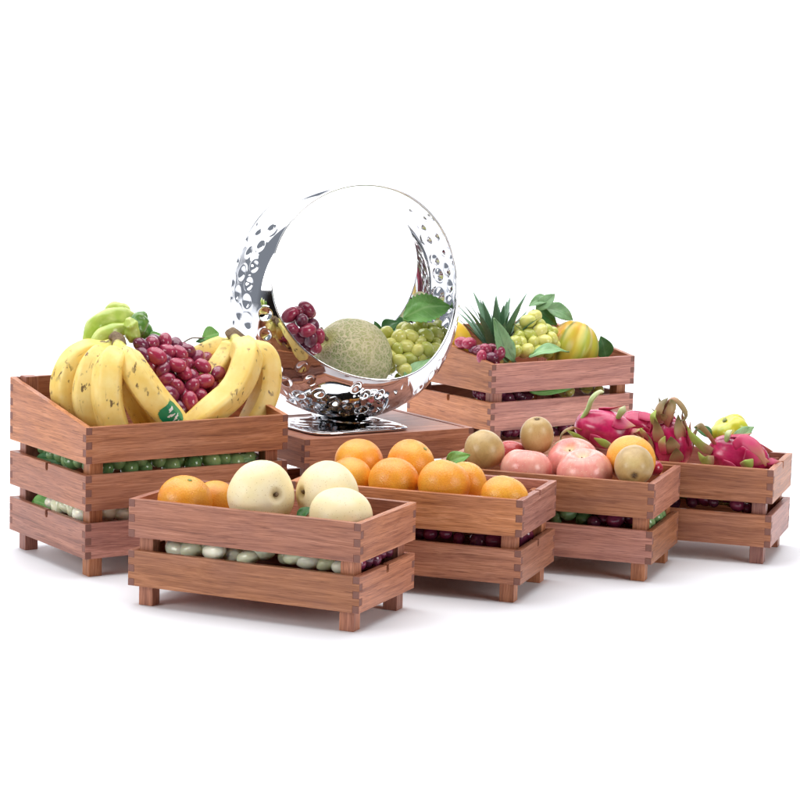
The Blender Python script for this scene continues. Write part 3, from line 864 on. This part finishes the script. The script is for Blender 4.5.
leaf('thin dark leaves on the left side slot of the banana crate', M_DARKLEAF, (-0.5295,3.6671,0.1549), (-0.4865,3.6357,0.1518), .020, (-.7, -.5, .3), .05, .2, .04)

# ------------------------------------------------------------------ melon
mc = (-0.0487,4.0243,0.2807)
v, f, uv = lathe([(.0648*SN(math.pi*i/47)**.97, .069*math.cos(math.pi*i/47)-.004*math.exp(-(i/3.2)**2)) for i in range(48)], 72, lambda a, t: 1+.008*math.cos(9*a))
v = lumpy(v, .02, 9, 3.3)
mel = MB().add(v, f, uv).obj('melon', [M_MELON])
mel.location = mc; mel.rotation_euler = rot_to((-.66, -.56, .50), .4)
tag(mel, 'pale netted cantaloupe melon resting in the middle of the steel basket', 'melon')
MB().add(*sweep([(0, 0, .064), (.001, .002, .071), (.006, .010, .075), (.010, .019, .076)], lambda t: .0034-.0012*t, 14, 9, mod=lambda a, t: 1+.15*math.cos(4*a))).obj('stem', [M_STEM], mel)

# ------------------------------------------------------------------ steel basket
KC = V((-.0621, 4.023, .3790)); KY = .481; KR = .1997
bk = empty('moon_basket', (KC.x, KC.y, .175), KY)
tag(bk, 'hammered steel moon shaped basket standing on the closed crate', 'basket')
def half_width(th): return .0595+.0919*((1+math.cos(th))/2)**2.28      # of the band, 0 = bottom
def rim_drop(th): return .0045+.0770*((1+math.cos(th))/2)**1.466        # how far both rims curl in
NTH, NPH = 900, 140
dim = []
for row in (-3.9, -2.9, -1.9, -.95, 0, .95, 1.9, 2.9, 3.9):
    a0 = row*.0335
    cnt = 38
    for k in range(cnt):
        th = 2*math.pi*(k+.5*(int(abs(row)+.6) % 2))/cnt+random.uniform(-.02, .02)
        up = -math.cos(th)
        if abs(a0) > half_width(th)-.0125: continue
        if up > (.80 if math.sin(th) > 0 else .60)+.06*math.sin(k*9.1+row*4.4): continue
        q = 1-.25*max(0, up)
        dim.append((th, a0+random.uniform(-.003, .003), (.0130 if abs(row) < 1 else .0112)*q*random.uniform(.85, 1.15), .0043*q*random.uniform(.8, 1.15)))
TH = np.linspace(0, 2*math.pi, NTH, endpoint=False)
G1 = np.linspace(-1, 1, NPH)
HW = np.array([half_width(t) for t in TH]); DP = np.array([rim_drop(t) for t in TH])
TT2 = np.repeat(TH[:, None], NPH, 1)
YY = HW[:, None]*G1[None, :]
DR = np.zeros_like(YY)
for th, a, rr, dd in dim:
    dt = (TT2-th+math.pi) % (2*math.pi)-math.pi
    sl = np.sqrt(1+(2.8*DP[:, None]*np.abs(G1[None, :])**1.8/HW[:, None])**2)
    d = np.sqrt((dt*KR)**2+((YY-a)*sl)**2)/rr
    m = d < 1.6
    DR[m] -= dd*np.where(d[m] < 1, (1-d[m]**2)**1.5, 0)-dd*.12*np.exp(-((d[m]-1.1)/.18)**2)
RR = KR-DP[:, None]*(np.abs(G1[None, :])**2.8)+DR-.0012
oz = KC.z-.175
X = RR*np.sin(TT2); Z = -RR*np.cos(TT2)+oz; Y = -YY
vs = np.stack([X, Y, Z], -1).reshape(-1, 3)
I = np.arange(NTH)[:, None]*NPH+np.arange(NPH-1)[None, :]
J = ((np.arange(NTH)+1) % NTH)[:, None]*NPH+np.arange(NPH-1)[None, :]
fs = np.stack([I, J, J+1, I+1], -1).reshape(-1, 4)
hoop = MB(); hoop.v = vs.tolist(); hoop.f = fs.tolist(); hoop.uv = [(0, 0)]*len(vs); hoop.mi = [0]*len(fs)
ho = hoop.obj('hoop', [M_STEEL], bk)
sm = ho.modifiers.new('sheet', 'SOLIDIFY'); sm.thickness = .0022; sm.offset = 0
for sgn in (1, -1):
    pts = []
    mb = MB()
    N = 240
    ring = []
    for i in range(N):
        th = 2*math.pi*i/N; rad = KR-rim_drop(th)
        ring.append(V((rad*math.sin(th), -half_width(th)*sgn, -rad*math.cos(th)+oz)))
    v, f = [], []
    for i in range(N):
        Tn = (ring[(i+1) % N]-ring[i-1]).normalized()
        A = (ring[i]-V((0, 0, oz))).normalized(); A = (A-Tn*A.dot(Tn)).normalized(); Bn = Tn.cross(A)
        for j in range(8):
            a = 2*math.pi*j/8
            v.append(ring[i]+(A*math.cos(a)+Bn*math.sin(a))*.0017)
    for i in range(N):
        for j in range(8):
            k, l = (i+1) % N, (j+1) % 8
            f.append((i*8+j, k*8+j, k*8+l, i*8+l))
    MB().add(v, f).obj('rim', [M_STEEL], bk)
# hammered rectangular foot plate with rounded corners, and the low pad under the bowl
v, f, uv = lathe([(0, .0036), (.03, .0038), (.05, .0040), (.07, .0043), (.085, .0050), (.098, .0058), (.108, .0056), (.1145, .0045), (.1160, .0030), (.115, .0012), (.110, .0003), (0, .0003)], 120)
def plate_pt(x, y, z):
    k = (abs(math.cos(math.atan2(y, x)))**6+abs(math.sin(math.atan2(y, x)))**6)**(-1/6)
    q = math.hypot(x, y)
    w = .0005*math.sin(x*105+1)*math.cos(y*120)*min(1, q/.02) if z > .0025 and q < .11 else 0
    x, y = x*k*.82, y*k*.73
    return (x*.9952-y*.0978-.0426, x*.0978+y*.9952-.0721, z+w)
v = [plate_pt(*q) for q in v]
MB().add(v, f, uv).obj('foot_plate', [M_STEEL], bk)
v, f, uv = lathe([(0, .0036), (.030, .0040), (.050, .0052), (.0525, .0056), (.056, .0052), (.060, .0045), (.060, .0020), (0, .0020)], 96)
v = [(x*.8, y*1.25, z) for x, y, z in v]
MB().add(v, f, uv).obj('collar', [M_STEEL], bk)

# ------------------------------------------------------------------ dragon fruits
def bract(parent, base, d0, d1, ln, w, mat, curl=None, th=.22):
    b = V(base); d0 = V(d0).normalized(); d1 = V(d1).normalized()
    p1 = b+d0*ln*.45; p2 = p1+(d0*.4+d1*.6).normalized()*ln*.3; p3 = p2+d1*ln*.3
    pts = [b-d0*ln*.10, b+d0*ln*.15, p1, p2, p3]
    if curl: pts.append(p3+V(curl))
    up = b.normalized() if b.length > 1e-5 else V((0, 0, 1))
    return MB().add(*sweep(pts, lambda t: w*(.75+.45*t if t < .3 else .885*(1-((t-.3)/.7)**1.35)+.02), 16, 12, up=up, flat=th)).obj('bract', [mat], parent)

def dragon(loc, rad, ln, axis, label, mats, rings=((-.55, 4, .5), (-.1, 5, .55), (.35, 5, .6), (.68, 5, .8)), crown=6, crown_mat=None, crown_len=.035, spin=0.0, lift=.45, blen=.034):
    pr = [(rad*SN(math.pi*i/35)**.9, ln/2*math.cos(math.pi*i/35)) for i in range(36)]
    v, f, uv = lathe(pr, 48, lambda a, t: 1+.03*math.cos(6*a+4*t))
    v = lumpy(v, .06, 22, random.uniform(0, 40))
    o = MB().add(v, f, uv).obj('dragon_fruit', [M_DRAGON])
    o.location = loc; o.rotation_euler = rot_to(axis, spin)
    tag(o, label, 'dragon fruit', 'dragon fruits in the rightmost crate')
    for ri, (t, n, w) in enumerate(rings):
        z = t*ln/2; r = rad*math.sqrt(max(0, 1-t*t))*.99
        for k in range(n):
            a = 2*math.pi*(k+.5*(ri % 2))/n+random.uniform(-.2, .2)
            R = V((math.cos(a), math.sin(a), 0)); Zt = V((0, 0, 1))
            nr = (R*(z and 1)*1.0+Zt*t*.6).normalized() if t else R
            tg = (Zt-nr*Zt.dot(nr)).normalized()
            d0 = tg*(1)+nr*lift*.5; d1 = tg*.8+nr*lift*random.uniform(.8, 1.8)
            bract(o, R*r*.985+Zt*z, d0, d1, blen*random.uniform(.8, 1.2), .0115*w*1.35, random.choice(mats))
    for k in range(crown):
        a = 2*math.pi*k/crown+.4
        R = V((math.cos(a), math.sin(a), 0))
        bract(o, R*rad*.22+V((0, 0, ln/2*.95)), V((0, 0, 1))+R*.35, V((0, 0, .8))+R*random.uniform(.3, 1.2), crown_len*random.uniform(.8, 1.25), .0075, crown_mat or mats[0])
    return o
d1 = dragon((0.3665,3.9052,0.1868), .0335, .098, (.90, -.28, -.12), 'dragon fruit on its side with a pale green stalk, left in its crate',
       [M_PINKBRACT], rings=((-.2, 3, .8), (.45, 3, .9)), crown=5, crown_mat=M_BRACT, crown_len=.02, lift=.22, spin=.5)
def wp(o, p):      # a world point in the frame of o
    m = Matrix.Translation(o.location) @ o.rotation_euler.to_matrix().to_4x4()
    return m.inverted() @ V(p)
def wbract(o, pts, w, mat, th=.3):
    P = [wp(o, q) for q in pts]
    return MB().add(*sweep(P, lambda t: w*(.8+.3*math.sin(math.pi*t))*(1-.8*max(0, (t-.55)/.45)**1.4), 20, 10, up=P[0].normalized(), flat=th)).obj('bract', [mat], o)
wbract(d1, [(0.3310,3.9010,0.2048), (0.3395,3.8929,0.2211), (0.3448,3.8859,0.2387), (0.3555,3.8825,0.2510), (0.3634,3.8799,0.2516)], .0066, M_PALEBRACT, .6)
wbract(d1, [(0.3876,3.8772,0.2098), (0.3930,3.8702,0.2224), (0.3974,3.8688,0.2310)], .0065, M_PALEBRACT, .6)
wbract(d1, [(0.3308,3.8905,0.1864), (0.3139,3.8855,0.1901), (0.2979,3.8854,0.1797), (0.2955,3.8862,0.1596)], .003, M_DRYBRACT, .5)
wbract(d1, [(0.3435,3.8758,0.1659), (0.3236,3.8771,0.1767), (0.3041,3.8834,0.1868)], .006, M_GREENBRACT)
wbract(d1, [(0.3776,3.8542,0.1636), (0.3642,3.8533,0.1716), (0.3476,3.8535,0.1793)], .006, M_GREENBRACT)
d1b = dragon((0.4274,3.9379,0.1869), .026, .07, (.8, .2, -.4), 'small dragon fruit half hidden between its two bigger neighbours',
       [M_PINKBRACT, M_BRACT], rings=((-.3, 4, .8), (.2, 5, .8)), crown=4, crown_mat=M_DRYBRACT, crown_len=.022, lift=.4, spin=1.0)
d2 = dragon((0.4737,3.8597,0.1719), .0335, .088, (-.22, -.30, .92), 'dark dragon fruit standing upright with long dried curling tips',
       [M_PINKBRACT, M_DRYBRACT], rings=((-.4, 4, .9), (.1, 5, .9), (.5, 5, .9)), crown=5, crown_mat=M_DRYBRACT, crown_len=.035, lift=.28, spin=.2)
wbract(d2, [(0.4574,3.8440,0.2067), (0.4551,3.8448,0.2261), (0.4637,3.8419,0.2430), (0.4722,3.8339,0.2493), (0.4835,3.8303,0.2403), (0.4911,3.8225,0.2270), (0.4885,3.8234,0.2170), (0.4823,3.8254,0.2166)], .0045, M_DRYBRACT, .5)
wbract(d2, [(0.4522,3.8404,0.2070), (0.4484,3.8417,0.2231), (0.4540,3.8399,0.2398), (0.4629,3.8370,0.2502)], .0095, M_DRYBRACT)
wbract(d2, [(0.4616,3.8374,0.2045), (0.4649,3.8311,0.2251), (0.4689,3.8297,0.2400), (0.4670,3.8304,0.2496)], .0085, M_DRYBRACT)
wbract(d2, [(0.4455,3.8374,0.2041), (0.4397,3.8340,0.2191), (0.4439,3.8326,0.2308)], .007, M_GREENBRACT)
wbract(d2, [(0.4592,3.8276,0.1602), (0.4548,3.8238,0.1770), (0.4589,3.8225,0.1904)], .006, M_BRACT)
wbract(d2, [(0.4382,3.8502,0.1790), (0.4279,3.8484,0.1888), (0.4213,3.8505,0.1982)], .008, M_BRACT)
d3 = dragon((0.5783,3.8257,0.1604), .0320, .100, (.93, -.25, -.18), 'pink dragon fruit on its side at the right end of its crate',
       [M_PINKBRACT], rings=((-.3, 3, .9), (.3, 3, 1.0)), crown=5, crown_mat=M_PINKBRACT, crown_len=.022, lift=.25, spin=.9)
wbract(d3, [(0.5345,3.8137,0.1677), (0.5187,3.8188,0.1762), (0.5026,3.8240,0.1913), (0.4942,3.8268,0.2069)], .0095, M_GREENBRACT)
wbract(d3, [(0.5374,3.8074,0.1558), (0.5213,3.8074,0.1553), (0.5116,3.8106,0.1676)], .0085, M_GREENBRACT)
wbract(d3, [(0.5416,3.8218,0.1764), (0.5284,3.8261,0.1949), (0.5156,3.8303,0.2070), (0.5064,3.8333,0.2046)], .0065, M_DRYBRACT)
wbract(d3, [(0.5567,3.8169,0.1841), (0.5584,3.8111,0.1980), (0.5643,3.8092,0.2049)], .0070, M_PALEBRACT, .6)
wbract(d3, [(0.5791,3.7834,0.1511), (0.5872,3.7754,0.1559), (0.5944,3.7731,0.1645)], .0085, M_GREENBRACT)
wbract(d3, [(0.5662,3.7928,0.1816), (0.5802,3.7830,0.1932), (0.6013,3.7708,0.1796), (0.6146,3.7665,0.1549)], .0095, M_PINKBRACT)

# yellow pepper behind the last dragon fruit
yo = (0.5693,3.8759,0.1950)
v, f, uv = lathe([(.027*SN(math.pi*i/29)**.75*(1-.08*math.cos(math.pi*i/29)), .022*math.cos(math.pi*i/29)-.006*math.exp(-(i/5)**2)) for i in range(30)], 48, lambda a, t: 1+.20*abs(math.sin(2.5*a))-.10)
yp = MB().add(v, f, uv).obj('yellow_pepper', [M_YPEPPER]); yp.location = yo; yp.scale = (1.15, 1.15, 1.05); yp.rotation_euler = rot_to((-.5, -.2, .8))
tag(yp, 'yellow lobed pepper behind the rightmost dragon fruit', 'pepper')
stem_on(yp, (0, 0, .012), (.001, .001, .018), .003, M_GREENSTEM)
leaf('pointed yellow green leaf with dark tip beside the yellow pepper', M_PALELEAF, (0.5709,3.8386,0.1860), (0.6007,3.8184,0.2094), .026, (.1, -.7, .7), -.08, .25, .02)
leaf('dark curled leaf between the upright dragon fruit and the yellow pepper', M_DARKLEAF, (0.5404,3.8643,0.1861), (0.5104,3.8636,0.2002), .020, (0, -.8, .6), .10, .3, .05)

# ------------------------------------------------------------------ pineapple, squash, mango, peppers
po = V((0.2202,4.5695,0.2322))
v, f, uv = lathe([(.045*SN(math.pi*i/29)**.7, .060*math.cos(math.pi*i/29)) for i in range(30)], 40)
pin = MB().add(v, f, uv).obj('pineapple', [M_PINEBODY]); pin.location = po-V((0, 0, .055))
tag(pin, 'pineapple at the back with its spiky dark green crown showing', 'pineapple')
mb = MB()
for k in range(34):
    q = k/34
    a = k*2.39996
    R = V((math.cos(a), math.sin(a), 0))
    el = .25+1.15*q
    ln = .066+.056*math.sin(math.pi*min(1, .25+q*.9))+random.uniform(-.008, .012)
    d0 = R*math.cos(el)*.62+V((0, 0, 1))*(.55+.45*q)
    b = V((0, 0, .050+.022*q))+R*.010*(1-q)
    d0.normalize()
    sag = R*.35*(1-q)-V((0, 0, .35))*(1-q)*.6
    d1 = (d0+sag).normalized()
    pts = [b, b+d0*ln*.35, b+d0*ln*.62+d1*ln*.06, b+d0*ln*.75+d1*ln*.28]
    mb.add(*sweep(pts, lambda t: .0105*(1-.25*t if t < .3 else .925*(1-((t-.3)/.7)**1.5)+.02), 14, 8, up=(V((0, 0, 1))*.7-R*.6), flat=.14))
mb.obj('crown', [M_PINELEAF], pin)

so = (0.3665,4.6063,0.2375)
v, f, uv = lathe([(.052*SN(math.pi*i/39)**.97*(1-.06*math.cos(math.pi*i/39)), .052*math.cos(math.pi*i/39)-.004*math.exp(-(i/4)**2)) for i in range(40)], 96, lambda a, t: 1-.15*(abs(math.cos(3.5*a)))**2)
sq = MB().add(v, f, uv).obj('squash', [M_SQUASH]); sq.location = so; sq.rotation_euler = rot_to((.34, .30, .88), .2); sq.scale = (1, 1, 1.10)
tag(sq, 'ribbed yellow and green squash sitting behind the front rim', 'squash')
stem_on(sq, (0, 0, .040), (.001, .001, .0505), .004, M_GREENSTEM)

mo = (0.1440,4.5459,0.2559)
fruit('mango', M_MANGO, [(.026*math.sin(math.pi*i/29)*(1+.15*math.cos(math.pi*i/29)), .043*math.cos(math.pi*i/29)) for i in range(30)], mo, 'yellow mango at the left end of the pineapple crate, beside the hoop', 'mango', None, (-.45, -.1, .6), lump=.03)

GP = 'green peppers behind the bananas'
def pepper(label, mat, pts, R, org, tipmat=None):
    o = MB().add(*sweep([V(q)-V(org) for q in pts], lambda t: R*min(1, .35+2.8*t)*(1-.75*max(0, (t-.6)/.4)**1.6), 30, 20, mod=lambda a, t: 1+.08*math.cos(3*a+2*t)+.05*math.sin(7*t+2*a)+.22*noise.noise(V((math.cos(a)*1.2, math.sin(a)*1.2, t*5+R*900))))).obj('green_pepper', [mat])
    o.location = org
    tag(o, label, 'pepper', GP)
    return o
g0 = (-0.4211,3.7156,0.3580)
pepper('long light green pepper arching over the top of the bananas', M_PEPPER, [(-0.3822,3.7296,0.3685), (-0.4061,3.7196,0.3705), (-0.4327,3.7078,0.3663), (-0.4498,3.6964,0.3500), (-0.4597,3.6778,0.3285)], .0150, g0)
pepper('light green pepper bending along just above the banana stems', M_PEPPER, [(-0.3826,3.7053,0.3508), (-0.4006,3.6993,0.3541), (-0.4199,3.6923,0.3512), (-0.4384,3.6799,0.3412), (-0.4483,3.6613,0.3245)], .0110, g0)
pepper('pale green pepper hump at the very top of the pile', M_PEPPER, [(-0.3975,3.7555,0.3718), (-0.4093,3.7476,0.3770), (-0.4239,3.7378,0.3760), (-0.4354,3.7301,0.3655)], .0130, g0)
pepper('yellow green pepper end just beside the banana crown', M_PEPPER, [(-0.3932,3.6862,0.3727), (-0.3887,3.6891,0.3601), (-0.3871,3.6902,0.3445), (-0.3884,3.6893,0.3337)], .0120, g0)
pepper('thick dark green pepper pointing up at the right of the peppers', M_DARKPEPPER, [(-0.3856,3.6912,0.3413), (-0.3821,3.6996,0.3561), (-0.3756,3.7100,0.3707), (-0.3698,3.7138,0.3799)], .0140, g0)
pepper('olive green pepper behind the dark green one', M_DARKPEPPER, [(-0.3862,3.7390,0.3612), (-0.3774,3.7449,0.3545), (-0.3708,3.7433,0.3422), (-0.3686,3.7388,0.3270)], .0120, g0)

# ------------------------------------------------------------------ ground
gv, gf = [], []
prof = [(1.7, 0.0), (7.0, 0.0)]
for i in range(1, 25):
    a = math.pi/2*i/24
    prof.append((7.0+1.6*math.sin(a), 1.6-1.6*math.cos(a)))
prof.append((8.6, 4.2))
for y, z in prof: gv += [(-6, y, z), (6, y, z)]
for i in range(len(prof)-1): gf.append((2*i, 2*i+1, 2*i+3, 2*i+2))
gr = MB().add(gv, gf).obj('ground', [m_ground()])
tag(gr, 'seamless white studio sheet curving up behind the crates', 'ground', None, 'structure')

# ------------------------------------------------------------------ light
w = bpy.data.worlds.new('World'); scene.world = w; w.use_nodes = True
nt = w.node_tree
bg = nt.nodes['Background']
tc = nt.nodes.new('ShaderNodeTexCoord')
rp = nt.nodes.new('ShaderNodeValToRGB')
mr = nt.nodes.new('ShaderNodeMapRange'); mr.inputs[1].default_value = -1; mr.inputs[2].default_value = 1
dp = nt.nodes.new('ShaderNodeVectorMath'); dp.operation = 'DOT_PRODUCT'
nt.links.new(tc.outputs['Generated'], dp.inputs[0]); dp.inputs[1].default_value = (-.45, .80, .40)
nt.links.new(dp.outputs['Value'], mr.inputs[0]); nt.links.new(mr.outputs[0], rp.inputs[0])
cr = rp.color_ramp
cr.elements[0].position = .36; cr.elements[0].color = (.035, .028, .026, 1)
cr.elements[1].position = .58; cr.elements[1].color = (.80, .87, 1.0, 1)
nt.links.new(rp.outputs[0], bg.inputs[0]); bg.inputs[1].default_value = .34

def area(name, loc, aim, sx, sy, power, col=(1, 1, 1)):
    d = bpy.data.lights.new(name, 'AREA'); d.shape = 'RECTANGLE'; d.size = sx; d.size_y = sy; d.energy = power; d.color = col
    o = bpy.data.objects.new(name, d); o.location = loc
    o.rotation_euler = (V(aim)-V(loc)).to_track_quat('-Z', 'Y').to_euler()
    return link(o)
area('overhead_softbox', (0, 3.7, 3.0), (0, 3.75, 0), 3.4, 2.6, 100, (1, .99, .98))
area('left_softbox', (-2.4, 1.9, 1.3), (0, 3.7, .1), 1.3, 1.3, 40, (1, .985, .96))
area('right_softbox', (2.5, 1.8, 1.2), (.1, 3.7, .1), 1.3, 1.3, 38, (1, .98, .95))
area('upper_left_softbox', (-2.4, 5.6, 2.5), (-.05, 4.0, .35), 2.8, 2.8, 42, (1, 1, 1))
area('backdrop_softbox', (0, 5.9, 3.9), (0, 8.4, 1.6), 7, 1.4, 330)

# ------------------------------------------------------------------ camera
f_px, pitch, roll, h, cx, cy = 2401.1588, .1378, .0264, .7646, 380.7123, 401.3762
fw = V((0, math.cos(pitch), -math.sin(pitch))); r1 = V((1, 0, 0)); u1 = r1.cross(fw)
r2 = math.cos(roll)*r1+math.sin(roll)*u1; u2 = -math.sin(roll)*r1+math.cos(roll)*u1
cd = bpy.data.cameras.new('camera')
cam = link(bpy.data.objects.new('camera', cd))
cam.matrix_world = Matrix(((r2.x, u2.x, -fw.x, 0), (r2.y, u2.y, -fw.y, 0), (r2.z, u2.z, -fw.z, h), (0, 0, 0, 1)))
cd.sensor_width = 36; cd.lens = f_px/800*36
cd.shift_x = (400-cx)/800; cd.shift_y = (cy-400)/800
cd.clip_start = .05; cd.clip_end = 60
scene.camera = cam

scene.view_settings.view_transform = 'Standard'; scene.view_settings.look = 'None'
scene.view_settings.exposure = 0.0; scene.view_settings.gamma = 1.0
scene.render.engine = 'CYCLES'
scene.cycles.use_denoising = True
scene.cycles.max_bounces = 10; scene.cycles.glossy_bounces = 6; scene.cycles.diffuse_bounces = 5
